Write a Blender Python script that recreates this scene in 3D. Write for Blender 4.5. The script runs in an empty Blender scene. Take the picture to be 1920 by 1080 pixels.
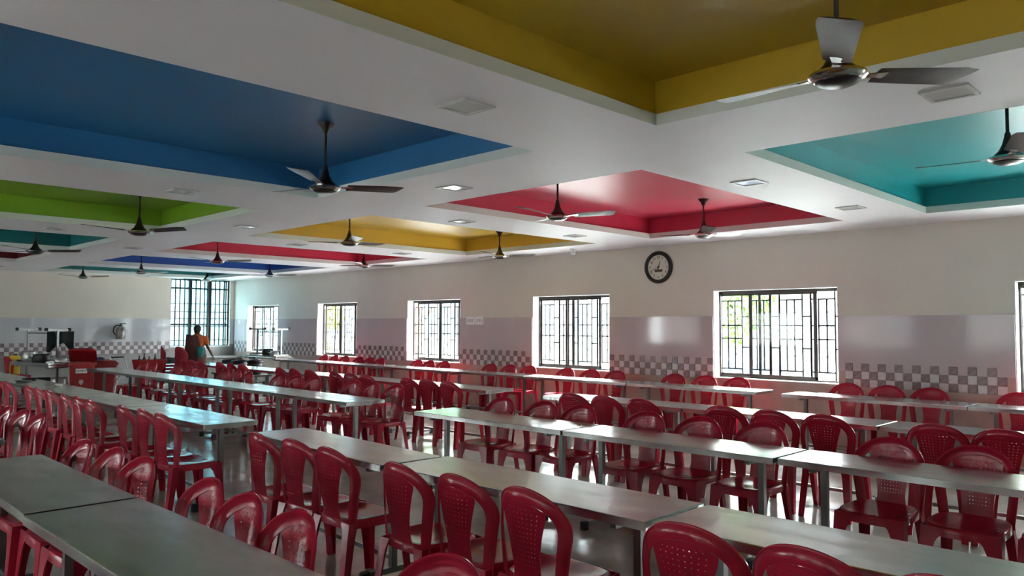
import bpy, bmesh, math, random
from mathutils import Vector, Matrix
random.seed(7)
sc = bpy.context.scene
COL = sc.collection
PI = math.pi
EYE = 1.595                      # camera height in metres
# ------------------------------------------------------------------ camera
F_PX, YAW, PITCH, ROLL = 1433.0, math.radians(45.47), math.radians(2.75), math.radians(0.18)
fw = Vector((math.sin(YAW)*math.cos(PITCH), math.cos(YAW)*math.cos(PITCH), math.sin(PITCH)))
rt = Vector((math.cos(YAW), -math.sin(YAW), 0)); up = rt.cross(fw)
r2 = rt*math.cos(ROLL)+up*math.sin(ROLL); u2 = up*math.cos(ROLL)-rt*math.sin(ROLL)
cd = bpy.data.cameras.new('camera'); cam = bpy.data.objects.new('camera', cd); COL.objects.link(cam)
cd.sensor_width = 36.0; cd.lens = 36.0*F_PX/1920.0; cd.clip_end = 300
M = Matrix((r2, u2, -fw)).transposed().to_4x4(); M.translation = Vector((0, 0, EYE)); cam.matrix_world = M
sc.camera = cam
# ------------------------------------------------------------------ sky
w = bpy.data.worlds.new('sky'); sc.world = w; w.use_nodes = True
bg = w.node_tree.nodes['Background']; bg.inputs[0].default_value = (0.93, 0.97, 1.0, 1); bg.inputs[1].default_value = 10.0
sc.view_settings.view_transform = 'Standard'; sc.view_settings.look = 'None'
sc.view_settings.exposure = 2.85; sc.view_settings.gamma = 1.0; sc.view_settings.use_curve_mapping = False

# ------------------------------------------------------------------ room measures
XW, XL, YF, YB = 10.4, -6.5, 21.8, -4.6      # window wall, opposite wall, far wall, wall behind the camera
CZ = EYE+1.278                                # flat ceiling
LIP, REC = 0.075, 0.22                        # white lip and coloured upstand of the ceiling trays
TH = 0.23                                     # wall thickness
SILL, HEAD = 0.805, 2.125
WIN = [(19.14, 20.94), (15.40, 17.16), (11.70, 13.46), (7.90, 9.69), (4.08, 5.95), (0.26, 2.06), (-3.6, -1.7)]
DADO, CHK_T, CHK = 1.73, 1.105, 0.1045        # top of wall tiles, top of checker band, checker cell
FWX0, FWX1, FWZ0 = 8.55, 10.27, 0.93          # far-wall window

# daylight portals: they emit nothing, they only guide the sampling of the sky through the windows
def portal(loc, rot, sx, sy):
    l = bpy.data.lights.new('window_portal', 'AREA'); l.shape = 'RECTANGLE'; l.size = sx; l.size_y = sy
    l.cycles.is_portal = True
    o = bpy.data.objects.new('window_portal', l); COL.objects.link(o); o.location = loc; o.rotation_euler = rot
for a, b in WIN:
    portal((XW+.1, (a+b)/2, (SILL+HEAD)/2), (0, math.radians(90), 0), HEAD-SILL, b-a)
portal(((FWX0+FWX1)/2, YF+.1, (FWZ0+CZ)/2), (math.radians(-90), 0, 0), FWX1-FWX0, CZ-FWZ0)
WINL = [(-2.4, -1.2), (0.4, 2.8), (4.3, 6.7), (8.3, 10.7), (12.3, 14.7), (16.3, 18.7)]      # openings of the opposite wall, unseen; number and width chosen for fill light
BWIN = []                               # openings of the wall behind the tables
for a, b in BWIN: portal(((a+b)/2, YB-.1, (SILL+HEAD)/2), (math.radians(90), 0, 0), b-a, HEAD-SILL)
for a, b in WINL: portal((XL-.1, (a+b)/2, (SILL+HEAD)/2), (0, math.radians(-90), 0), HEAD-SILL, b-a)

# ------------------------------------------------------------------ materials
def srgb(r, g, b):
    f = lambda c: (c/255/12.92) if c/255 <= .04045 else ((c/255+.055)/1.055)**2.4
    return (f(r), f(g), f(b), 1)
MATS = {}
def mat(name, col, rough=.5, metal=0, noise=0, nscale=8, bump=0, bscale=40, spec=.5, coat=0, trans=0, rnoise=0, rscale=6, emit=None, stretch=None):
    if name in MATS: return MATS[name]
    m = bpy.data.materials.new(name); m.use_nodes = True; nt = m.node_tree; N = nt.nodes; L = nt.links
    p = N['Principled BSDF']; out = N['Material Output']
    p.inputs['Base Color'].default_value = col if len(col) == 4 else (*col, 1)
    p.inputs['Roughness'].default_value = rough; p.inputs['Metallic'].default_value = metal
    p.inputs['Specular IOR Level'].default_value = spec; p.inputs['Coat Weight'].default_value = coat
    tc = N.new('ShaderNodeTexCoord'); mp = N.new('ShaderNodeMapping'); L.new(tc.outputs['Object'], mp.inputs['Vector'])
    if stretch: mp.inputs['Scale'].default_value = stretch
    c = col if len(col) == 4 else (*col, 1)
    if noise:
        t = N.new('ShaderNodeTexNoise'); t.inputs['Scale'].default_value = nscale; t.inputs['Detail'].default_value = 5
        L.new(mp.outputs[0], t.inputs['Vector'])
        r = N.new('ShaderNodeValToRGB'); r.color_ramp.elements[0].position = .3; r.color_ramp.elements[1].position = .7
        r.color_ramp.elements[0].color = (c[0]*(1-noise), c[1]*(1-noise), c[2]*(1-noise), 1)
        r.color_ramp.elements[1].color = (min(1, c[0]*(1+noise)), min(1, c[1]*(1+noise)), min(1, c[2]*(1+noise)), 1)
        L.new(t.outputs[0], r.inputs[0]); L.new(r.outputs[0], p.inputs['Base Color'])
    if rnoise:
        t = N.new('ShaderNodeTexNoise'); t.inputs['Scale'].default_value = rscale; t.inputs['Detail'].default_value = 6
        L.new(mp.outputs[0], t.inputs['Vector'])
        r = N.new('ShaderNodeMapRange'); r.inputs[1].default_value = .3; r.inputs[2].default_value = .7
        r.inputs[3].default_value = max(.02, rough-rnoise); r.inputs[4].default_value = rough+rnoise
        L.new(t.outputs[0], r.inputs[0]); L.new(r.outputs[0], p.inputs['Roughness'])
    if bump:
        t = N.new('ShaderNodeTexNoise'); t.inputs['Scale'].default_value = bscale
        L.new(mp.outputs[0], t.inputs['Vector'])
        b = N.new('ShaderNodeBump'); b.inputs['Strength'].default_value = bump; b.inputs['Distance'].default_value = .01
        L.new(t.outputs[0], b.inputs['Height']); L.new(b.outputs[0], p.inputs['Normal'])
    if trans:
        tr = N.new('ShaderNodeBsdfTranslucent'); tr.inputs[0].default_value = (c[0]*1.3, c[1]*.8, c[2]*.8, 1)
        mx = N.new('ShaderNodeMixShader'); mx.inputs[0].default_value = trans
        L.new(p.outputs[0], mx.inputs[1]); L.new(tr.outputs[0], mx.inputs[2]); L.new(mx.outputs[0], out.inputs['Surface'])
    MATS[name] = m; return m
def glass(name, tint, refl=.08):
    m = bpy.data.materials.new(name); m.use_nodes = True; nt = m.node_tree; N = nt.nodes; L = nt.links
    for n in list(N):
        if n.type == 'BSDF_PRINCIPLED': N.remove(n)
    t = N.new('ShaderNodeBsdfTransparent'); t.inputs[0].default_value = (*tint, 1)
    g = N.new('ShaderNodeBsdfGlossy'); g.inputs['Roughness'].default_value = .03
    lw = N.new('ShaderNodeLayerWeight'); pw = N.new('ShaderNodeMath'); pw.operation = 'POWER'; pw.inputs[1].default_value = 5
    L.new(lw.outputs['Facing'], pw.inputs[0]); fr = N.new('ShaderNodeMath'); fr.operation = 'MULTIPLY_ADD'; fr.inputs[1].default_value = .9; fr.inputs[2].default_value = .03; L.new(pw.outputs[0], fr.inputs[0])
    mx = N.new('ShaderNodeMixShader'); L.new(fr.outputs[0], mx.inputs[0]); L.new(t.outputs[0], mx.inputs[1]); L.new(g.outputs[0], mx.inputs[2])
    L.new(mx.outputs[0], N['Material Output'].inputs['Surface']); MATS[name] = m; return m

WALL = mat('wall_paint', (.68, .63, .56), .40, noise=.03, nscale=1.5, bump=.03)
CEIL = mat('ceiling_paint', (.88, .86, .90), .55, noise=.02, nscale=1.2)
WHITE = mat('white_plaster', (.82, .82, .81), .5)
LIPM = mat('tray_lip_paint', (.72, .76, .72), .5)
DADO_M = mat('dado_tile', (.54, .46, .48), .07, noise=.03, nscale=2, spec=.22)  # pink bounce from the red chairs is mixed into this colour
DLOW_M = mat('dado_lower_tile', (.46, .35, .31), .12, noise=.08, nscale=5)
CHK_D = mat('checker_dark_tile', (.25, .195, .20), .15, noise=.25, nscale=14)
CHK_L = mat('checker_light_tile', (.62, .58, .60), .12, noise=.08, nscale=14)
FLOOR = mat('floor_granite', (.36, .33, .30), .16, noise=.18, nscale=3.2, rnoise=.07, rscale=2.5)
STEEL = mat('stainless_steel', (.46, .47, .45), .20, .95, noise=.16, nscale=2.6, rnoise=.07, rscale=3, stretch=(2.0,.7,1))
TUBE = mat('steel_tube', (.20, .20, .20), .3, .85, noise=.1, nscale=10)
RUBBER = mat('black_rubber', (.012, .012, .013), .55)
PLASTIC = mat("red_plastic", (.42, .016, .042), .19, noise=.12, nscale=5, trans=.14, rnoise=.05, spec=.42)
FANB = mat('fan_brown', (.055, .042, .036), .28, .35, noise=.2, nscale=12)
CHROME = mat('chrome', (.75, .74, .72), .15, 1.0)
FRAME = mat('window_frame_brown', (.05, .04, .036), .4, .3)
GRILLE = mat('grille_black', (.02, .02, .022), .5)
DIFF = mat('light_diffuser', (.72, .72, .70), .12)
LFRAME = mat('light_frame', (.55, .55, .54), .4)
BLACKP = mat('black_plastic', (.012, .009, .008), .3)
CREAM = mat('clock_face', (.66, .62, .54), .5)
GLASS = glass('window_glass', (.92, .95, .94))
TGLASS = glass('teal_window_glass', (.58, .74, .76))

# ------------------------------------------------------------------ mesh builder
class MB:
    def __init__(s): s.v = []; s.f = []; s.mi = []; s.cur = 0
    def add(s, vs, fs):
        o = len(s.v); s.v += [tuple(v) for v in vs]
        for f in fs: s.f.append(tuple(i+o for i in f)); s.mi.append(s.cur)
    def box(s, a, b):
        x0, y0, z0 = a; x1, y1, z1 = b
        s.add([(x0,y0,z0),(x1,y0,z0),(x1,y1,z0),(x0,y1,z0),(x0,y0,z1),(x1,y0,z1),(x1,y1,z1),(x0,y1,z1)],
              [(0,3,2,1),(4,5,6,7),(0,1,5,4),(1,2,6,5),(2,3,7,6),(3,0,4,7)]); return s
    def cbox(s, c, d): return s.box([c[i]-d[i]/2 for i in range(3)], [c[i]+d[i]/2 for i in range(3)])
    def bbox(s, a, b, r=.006):      # box with chamfered vertical and top edges
        x0, y0, z0 = a; x1, y1, z1 = b
        lo = [(x0+r,y0),(x1-r,y0),(x1,y0+r),(x1,y1-r),(x1-r,y1),(x0+r,y1),(x0,y1-r),(x0,y0+r)]
        hi = [(x0+2*r,y0+r),(x1-2*r,y0+r),(x1-r,y0+2*r),(x1-r,y1-2*r),(x1-2*r,y1-r),(x0+2*r,y1-r),(x0+r,y1-2*r),(x0+r,y0+2*r)]
        s.loft([[(x,y,z0) for x,y in lo],[(x,y,z1-r) for x,y in lo],[(x,y,z1) for x,y in hi]]); return s
    def loft(s, rings, cap=True, closed=True):
        n = len(rings[0]); vs = [p for r in rings for p in r]; fs = []
        for k in range(len(rings)-1):
            for i in range(n if closed else n-1):
                j = (i+1) % n; fs.append((k*n+i, k*n+j, (k+1)*n+j, (k+1)*n+i))
        if cap: fs.append(tuple(reversed(range(n)))); fs.append(tuple((len(rings)-1)*n+i for i in range(n)))
        s.add(vs, fs); return s
    def lathe(s, prof, c=(0,0,0), n=20, axis='z', cap=True):
        rings = []
        for r, z in prof:
            ring = []
            for i in range(n):
                a = 2*PI*i/n; x, y = r*math.cos(a), r*math.sin(a)
                p = {'z': (x,y,z), 'x': (z,x,y), 'y': (y,z,x)}[axis]
                ring.append((p[0]+c[0], p[1]+c[1], p[2]+c[2]))
            rings.append(ring)
        s.loft(rings, cap); return s
    def tube(s, pts, r, n=8, cap=True):
        pts = [Vector(p) for p in pts]; rings = []; prev = None
        rad = r if isinstance(r, (list, tuple)) else [r]*len(pts)
        for i, p in enumerate(pts):
            d = (pts[min(i+1, len(pts)-1)]-pts[max(i-1, 0)]).normalized()
            if prev is None:
                ref = Vector((0,0,1)) if abs(d.z) < .9 else Vector((1,0,0)); u = d.cross(ref).normalized()
            else: u = (prev-d*prev.dot(d)).normalized()
            v = d.cross(u); prev = u
            rings.append([tuple(p+(u*math.cos(2*PI*k/n)+v*math.sin(2*PI*k/n))*rad[i]) for k in range(n)])
        s.loft(rings, cap); return s
    def mesh(s, name, m, smooth=False, solid=0):
        me = bpy.data.meshes.new(name); me.from_pydata(s.v, [], s.f)
        for x in (m if isinstance(m, (list, tuple)) else [m]): me.materials.append(x)
        for p, i in zip(me.polygons, s.mi): p.material_index = i
        bm = bmesh.new(); bm.from_mesh(me)
        if solid:
            bmesh.ops.remove_doubles(bm, verts=bm.verts, dist=1e-5)
            bmesh.ops.recalc_face_normals(bm, faces=bm.faces)
            bmesh.ops.solidify(bm, geom=list(bm.faces), thickness=solid)
        bmesh.ops.recalc_face_normals(bm, faces=bm.faces); bm.to_mesh(me); bm.free()
        if smooth:
            for p in me.polygons: p.use_smooth = True
            try: me.set_sharp_from_angle(angle=math.radians(45))
            except Exception: pass
        return me
    def build(s, name, m, parent=None, smooth=False, solid=0):
        return link(name, s.mesh(name, m, smooth, solid), parent)
def link(name, me, parent=None):
    o = bpy.data.objects.new(name, me); COL.objects.link(o)
    if parent: o.parent = parent
    return o
def tag(o, label, cat, group=None, kind=None):
    o['label'] = label; o['category'] = cat
    if group: o['group'] = group
    if kind: o['kind'] = kind
    return o
def empty(name, loc, rz=0):
    o = bpy.data.objects.new(name, None); COL.objects.link(o); o.location = loc; o.rotation_euler = (0,0,rz)
    o.empty_display_size = .1; return o
def struct(o, label=None, cat=None):
    o['kind'] = 'structure'
    if label: o['label'] = label
    if cat: o['category'] = cat
    return o
def copy_tree(o, parent=None):
    c = o.copy(); COL.objects.link(c)
    if parent: c.parent = parent
    for ch in list(o.children): copy_tree(ch, c)
    return c

# ------------------------------------------------------------------ shell
struct(MB().box((XL-TH, YB-TH, -.2), (XW+TH, YF+TH, 0)).build('floor', FLOOR), 'polished grey-brown stone floor', 'floor')

def holed(mb, u0, u1, z0, z1, holes, emit):
    """boxes of a wall between u0..u1, z0..z1 around holes (a,b,za,zb); emit(ua,ub,za,zb)"""
    hs = sorted(h for h in holes if h[1] > u0 and h[0] < u1 and h[3] > z0 and h[2] < z1); u = u0
    for a, b, za, zb in hs:
        if a > u: emit(u, a, z0, z1)
        if za > z0: emit(max(a, u0), b, z0, za)
        if zb < z1: emit(max(a, u0), b, zb, z1)
        u = b
    if u < u1: emit(u, u1, z0, z1)
WTOP = CZ+.45
H = [(a, b, SILL, HEAD) for a, b in WIN]; HL = [(a, b, SILL, HEAD) for a, b in WINL]
mb = MB(); holed(mb, YB-TH, YF+TH, 0, WTOP, H, lambda a,b,c,d: mb.box((XW,a,c),(XW+TH,b,d)))
wall_right = struct(mb.build('wall_right', WALL), 'cream painted window wall with tiled lower half', 'wall')
mb = MB(); holed(mb, YB-TH, YF+TH, 0, WTOP, HL, lambda a,b,c,d: mb.box((XL-TH,a,c),(XL,b,d)))
wall_left = struct(mb.build('wall_left', WALL), 'cream painted wall facing the window wall', 'wall')
FH = [(FWX0, FWX1, FWZ0, CZ-.01)]
mb = MB(); holed(mb, XL, XW, 0, WTOP, FH, lambda a,b,c,d: mb.box((a,YF,c),(b,YF+TH,d)))
wall_far = struct(mb.build('wall_far', WALL), 'pale end wall with tall barred window and tiled lower half', 'wall')
mb = MB(); holed(mb, XL, XW, 0, WTOP, [(a,b,SILL,HEAD) for a,b in BWIN], lambda a,b,c,d: mb.box((a,YB-TH,c),(b,YB,d)))
wall_back = struct(mb.build('wall_back', WALL), 'cream painted wall behind the tables', 'wall')
struct(MB().box((XL-TH, YB-TH, WTOP), (XW+TH, YF+TH, WTOP+.15)).build('roof_slab', WHITE), 'concrete slab over the hall', 'roof')

# tile dado on the window wall and the far wall (2 cm proud of the paint)
DP = .02
def dado_right(z0, z1, name, m):
    mb = MB(); holed(mb, YB, YF-DP, z0, z1, H, lambda a,b,c,d: mb.box((XW-DP,a,c),(XW-.0005,b,d)))
    return mb.build(name, m, wall_right)
CB = CHK_T-3*CHK
dado_right(CHK_T-CHK, DADO, 'dado_tiling', DADO_M); dado_right(0, CHK_T-CHK, 'lower_dado', DLOW_M)
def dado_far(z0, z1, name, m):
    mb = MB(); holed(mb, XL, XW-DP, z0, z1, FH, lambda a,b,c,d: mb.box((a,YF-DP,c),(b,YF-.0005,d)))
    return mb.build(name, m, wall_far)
dado_far(CHK_T-CHK, DADO, 'dado_tiling', mat('end_wall_tile_bounce', (.53,.53,.56), .06, noise=.03, nscale=2, spec=.35)); dado_far(0, CHK_T-CHK, 'lower_dado', mat('end_wall_lower_tile', (.27,.265,.26), .2, noise=.1, nscale=5))  # same tile as the window wall, its cooler bounce put into the colour
for nm, wl, s in (('left', wall_left, XL), ):
    mb = MB(); holed(mb, YB, YF, 0, DADO, HL, lambda a,b,c,d: mb.box((XL+.0005,a,c),(XL+DP,b,d))); mb.build('dado_tiling', DADO_M, wall_left)

# checker band: each near tile its own object, distant ones joined
tp = MB(); g = .003; hw = CHK/2-g
tp.loft([[(0,-hw,-hw),(0,hw,-hw),(0,hw,hw),(0,-hw,hw)],[(-.005,-hw,-hw),(-.005,hw,-hw),(-.005,hw,hw),(-.005,-hw,hw)],
         [(-.008,-hw+.006,-hw+.006),(-.008,hw-.006,-hw+.006),(-.008,hw-.006,hw-.006),(-.008,-hw+.006,hw-.006)]])
TD = tp.mesh('tile', CHK_D); TL = tp.mesh('tile', CHK_L)
far_d, far_l = MB(), MB(); Y0 = 3.119; PITCHY = .1028
for k in range(-60, 190):
    y = Y0+k*PITCHY
    if y < YB+.1 or y > YF-.1: continue
    if any(a-.045 < y < b+.045 for a, b in WIN): continue
    for r in range(3):
        dark = (k+r) % 2 == 0; z = CHK_T-CHK*(r+.5)
        if r == 0 and not dark: continue          # the top row shows dark squares only
        if 0 < y < 11.7:
            o = link('tile', TD if dark else TL, wall_right); o.location = (XW-DP, y, z)
        else:
            h2 = hw; (far_d if dark else far_l).box((XW-DP-.006, y-h2, z-h2), (XW-DP, y+h2, z+h2))
o = far_d.build('dark_tiles', CHK_D, wall_right); o['kind'] = 'stuff'
o = far_l.build('light_tiles', CHK_L, wall_right); o['kind'] = 'stuff'
far_d, far_l = MB(), MB()
for k in range(0, 62):
    x = 2.5+k*PITCHY
    if x > FWX0-.06 and x < FWX1+.06 or x > XW-.08: continue
    for r in range(3):
        dark = (k+r) % 2 == 0; z = CHK_T-CHK*(r+.5)
        if r == 0 and not dark: continue
        (far_d if dark else far_l).box((x-hw, YF-DP-.006, z-hw), (x+hw, YF-DP, z+hw))
o = far_d.build('dark_tiles', CHK_D, wall_far); o['kind'] = 'stuff'
o = far_l.build('light_tiles', CHK_L, wall_far); o['kind'] = 'stuff'

# ------------------------------------------------------------------ ceiling with coloured trays
def paint(n, r, g, b): return mat('tray_paint_'+n, (r, g, b), .38, noise=.04, nscale=1.5)
C_YEL = paint('mustard', .56, .37, .02); C_BLU = paint('blue', .025, .17, .38); C_GRN = paint('green', .20, .38, .02)
C_TEA = paint('teal', .015, .36, .39); C_RED = paint('red', .60, .035, .085); C_YE2 = paint('yellow', .72, .45, .045)
C_BL2 = paint('dark_blue', .02, .09, .36); C_DTE = paint('dark_teal', .015, .19, .20); C_MAR = paint('maroon', .20, .02, .03)
# (x0, x1, y0, y1, colour material, colour word)
TR1, TR2 = (-.15, 4.10), (5.19, 9.45)
TRAYS = [(*TR1, -.35, 2.74, C_YEL, 'mustard yellow'), (*TR1, 3.80, 6.80, C_BLU, 'blue'), (*TR1, 8.0, 10.9, C_GRN, 'green'),
         (*TR1, 12.22, 15.0, C_DTE, 'dark teal'), (*TR1, 16.1, 18.6, C_MAR, 'maroon'), (*TR1, -4.2, -1.3, C_RED, 'rose'),
         (*TR2, -.35, 2.70, C_TEA, 'teal'), (*TR2, 3.62, 6.44, C_RED, 'crimson'), (*TR2, 7.44, 10.5, C_YE2, 'golden yellow'),
         (*TR2, 11.62, 14.0, C_RED, 'red'), (*TR2, 15.1, 17.85, C_BL2, 'dark blue'), (*TR2, 18.75, 21.2, C_DTE, 'dark green'),
         (*TR2, -4.2, -1.3, C_GRN, 'leaf green')]
for i, cm in enumerate([C_GRN, C_RED, C_TEA, C_YEL, C_BLU, C_RED]):
    TRAYS.append((-5.4, -1.1, -4.2+i*4.2, -1.2+i*4.2, cm, 'side'))
mb = MB(); xs = [XL, -5.4, -1.1, TR1[0], TR1[1], TR2[0], TR2[1], XW]
def cq(x0, x1, y0, y1): mb.add([(x0,y0,CZ),(x1,y0,CZ),(x1,y1,CZ),(x0,y1,CZ)], [(0,1,2,3)])
for i in range(len(xs)-1):
    x0, x1 = xs[i], xs[i+1]; tr = sorted((t[2], t[3]) for t in TRAYS if abs(t[0]-x0) < .01); y = YB
    for a, b in tr: cq(x0, x1, y, a); y = b
    cq(x0, x1, y, YF)
ceiling = struct(mb.build('ceiling', CEIL), 'white flat ceiling with coloured recessed trays', 'ceiling')
for x0, x1, y0, y1, cm, cw in TRAYS:
    zl, zt = CZ+LIP, CZ+LIP+REC; e = .025
    t = MB(); o_ = [(x0-e,y0-e),(x1+e,y0-e),(x1+e,y1+e),(x0-e,y1+e)]; i_ = [(x0,y0),(x1,y0),(x1,y1),(x0,y1)]
    t.add([(x,y,zl) for x,y in o_]+[(x,y,zt) for x,y in o_], [(0,1,5,4),(1,2,6,5),(2,3,7,6),(3,0,4,7),(4,5,6,7)])
    to = t.build('ceiling_tray', cm, ceiling); to['label'] = cw+' painted recess in the white ceiling'
    # white lip: upright edge of the flat ceiling and the narrow ledge on top of it
    l = MB(); l.add([(x,y,CZ) for x,y in i_]+[(x,y,zl) for x,y in i_]+[(x,y,zl) for x,y in o_], [(0,1,5,4),(1,2,6,5),(2,3,7,6),(3,0,4,7),(4,5,9,8),(5,6,10,9),(6,7,11,10),(7,4,8,11)])
    l.build('lip', LIPM, to)

# square recessed lights
lroot = []
def ceiling_light(x, y, label):
    r = empty('ceiling_light', (x, y, CZ)); tag(r, label, 'light', 'square ceiling lights')
    f = MB(); h, t = .122, .022
    for a, b in (((-h,-h),(h,-h+t)), ((-h,h-t),(h,h)), ((-h,-h+t),(-h+t,h-t)), ((h-t,-h+t),(h,h-t))): f.box((a[0],a[1],-.012),(b[0],b[1],0))
    f.build('frame', LFRAME, r)
    MB().box((-h+t,-h+t,-.006),(h-t,h-t,-.0005)).build('diffuser', DIFF, r)
LIGHTS = [(2.96,3.29,'blue and mustard ceiling trays'),(4.62,1.19,'mustard and teal ceiling trays'),(4.67,5.35,'blue and crimson ceiling trays'),
          (6.31,3.24,'teal and crimson ceiling trays'),(8.42,3.15,'teal and crimson ceiling trays'),(6.28,7.05,'crimson and golden yellow ceiling trays'),
          (8.4,7.0,'crimson and golden yellow ceiling trays'),(2.98,7.4,'blue and green ceiling trays'),(4.68,9.5,'green and golden yellow ceiling trays'),
          (6.3,11.05,'golden yellow and red ceiling trays'),(8.4,11.05,'golden yellow and red ceiling trays'),(2.98,11.6,'green and dark teal ceiling trays'),(4.68,13.6,'dark teal and red ceiling trays')]
for x, y, wd in LIGHTS: ceiling_light(x, y, 'square recessed ceiling light between the '+wd+('' if x < 6 else ', window-wall side' if x > 8 else ', inner side'))

# ------------------------------------------------------------------ windows
def window_bars(w, h):
    """security grille: thin verticals, rails and diamonds; in local y (0..w), z (0..h)"""
    g = MB(); t = .011
    def vb(y, z0=0, z1=h): g.box((-t,y-t,z0),(t,y+t,z1))
    def hb(z, y0=0, y1=w): g.box((-t,y0,z-t),(t,y1,z+t))
    n = 4; mod = w/n
    for k in range(n+1): vb(min(max(k*mod, t), w-t))
    for k in range(n):
        a = k*mod; gap = .12
        if k: vb(a+gap*0+.0)
        b0, b1 = a+gap, a+mod
        vb(b0)
        for z in (h*.885, h*.60, h*.45, h*.10): hb(z, b0, b1)
        for j in (1, 2): vb(b0+(b1-b0)*j/3, h*.10, h*.885)
        for z in (h*.70, h*.35): hb(z, a, b0)
        yc = b0+(b1-b0)/3
        for z in (h*.745, h*.27):
            d = .028
            pts = [(0,yc,z-d),(0,yc+d*.7,z),(0,yc,z+d),(0,yc-d*.7,z),(0,yc,z-d)]
            g.tube(pts, .006, 4)
    return g
def make_window(n, parent_side, a, b, stiles, label):
    """window in the plane x; root at the sill, local x inwards->outwards"""
    sgn = 1 if parent_side == 'r' else -1
    xw = (XW if sgn > 0 else XL); w_, h_ = b-a, HEAD-SILL
    r = empty('window_%d' % n, (xw+sgn*.19, a, SILL)); struct(r, label, 'window')
    f = MB(); ft = .035; d = .03
    for p, q in (((-d,0,0),(d,w_,ft)), ((-d,0,h_-ft*1.6),(d,w_,h_)), ((-d,0,ft),(d,ft,h_-ft)), ((-d,w_-ft,ft),(d,w_,h_-ft))): f.box(p, q)
    f.build('frame', FRAME, r)
    for i, (y0, y1) in enumerate(stiles):
        xo = (-.016, .0, .016)[i % 3]*sgn; t = .02; s = MB()
        Y0_, Y1_ = w_*y0, w_*y1
        for p, q in (((-.01,Y0_,ft),(.01,Y0_+2*t,h_-ft)), ((-.01,Y1_-2*t,ft),(.01,Y1_,h_-ft)), ((-.01,Y0_,ft),(.01,Y1_,ft+.04)), ((-.01,Y0_,h_-ft-.05),(.01,Y1_,h_-ft))):
            s.box((p[0]+xo,p[1],p[2]), (q[0]+xo,q[1],q[2]))
        so = s.build('sash', FRAME, r)
        MB().box((xo-.003,Y0_+2*t,ft+.04),(xo+.003,Y1_-2*t,h_-ft-.05)).build('pane', GLASS, so)
    gr = window_bars(w_-.02, h_-.02).build('grille', GRILLE, r); gr.location = (sgn*.032*1.0+sgn*.012, .01, .01)
    # white plastered reveal: sill board, head and two jambs
    rv = MB(); t = .012; x0, x1 = (-.19-.002)*sgn, -.031*sgn
    lo, hi = min(x0, x1), max(x0, x1)
    rv.box((lo-(.02 if sgn>0 else 0),0,0),(hi+(.02 if sgn<0 else 0),w_,t)); rv.box((lo,0,h_-t),(hi,w_,h_)); rv.box((lo,0,t),(hi,t,h_-t)); rv.box((lo,w_-t,t),(hi,w_,h_-t))
    rv.build('reveal', WHITE, r)
    return r
# sash spans as fractions of the opening, measured from its small-y end
ST = {0: [(.33,.70),(.64,.96)], 1: [(.16,.57),(.53,.95)], 2: [(.12,.50),(.46,.92)], 3: [(.18,.63),(.19,.545),(.6,.99)],
      4: [(.19,.73),(.2,.66),(.555,1.0)], 5: [(0,.5),(.5,1)], 6: [(0,.5),(.5,1)]}
WLAB = ['sliding window beside the end wall, red building outside', 'sliding window with yellow-green tree outside', 'sliding window with pale blue building outside',
        'sliding window just beyond the wall clock', 'wide sliding window with green tree and car outside', 'sliding window past the plain tiled stretch of wall', 'last sliding window of the window wall']
for i, (a, b) in enumerate(WIN):
    make_window(i+1, 'r', a, b, ST[i], WLAB[i])
for i, (a, b) in enumerate(WINL):
    make_window(i+9, 'l', a, b, [(0,.5),(.5,1)], 'sliding window in the wall opposite the window wall')
# far window: three tall teal lights behind bars
r = empty('window_8', (FWX0, YF+.14, FWZ0)); struct(r, 'tall barred window with bluish glass in the end wall', 'window')
w_, h_ = FWX1-FWX0, CZ-.012-FWZ0
f = MB()
for x0, x1 in ((0,.03),(w_*.305,w_*.365),(w_*.62,w_*.70),(w_-.10,w_-.06),(w_-.02,w_)): f.box((x0,-.04,0),(x1,.04,h_))
f.box((0,-.04,0),(w_,.04,.05)); f.box((0,-.04,h_-.035),(w_,.04,h_)); f.box((0,-.03,h_*.855),(w_,.03,h_*.88)); f.box((0,-.03,h_*.315),(w_,.03,h_*.345))
fo = f.build('frame', mat('far_frame', (.09,.11,.12), .4, .3), r)
for x0, x1 in ((.03,w_*.305),(w_*.365,w_*.62),(w_*.70,w_-.10)):
    MB().box((x0,-.004,.05),(x1,.004,h_-.035)).build('pane', TGLASS, r)
g_ = MB()
for x0, x1 in ((.0,w_*.33),(w_*.34,w_*.66),(w_*.67,w_)):
    for j in range(5): x = x0+.02+(x1-x0-.05)*j/4; g_.box((x-.016,-.075,0),(x+.016,-.057,h_))
    for q in (.10,.30,.42,.52,.64,.86): g_.box((x0,-.072,h_*q-.012),(x1,-.06,h_*q+.012))
g_.build('grille', GRILLE, r)
rv = MB(); rv.box((0,-.14,0),(w_,-.042,.03)); rv.build('sill', WHITE, r)

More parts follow.
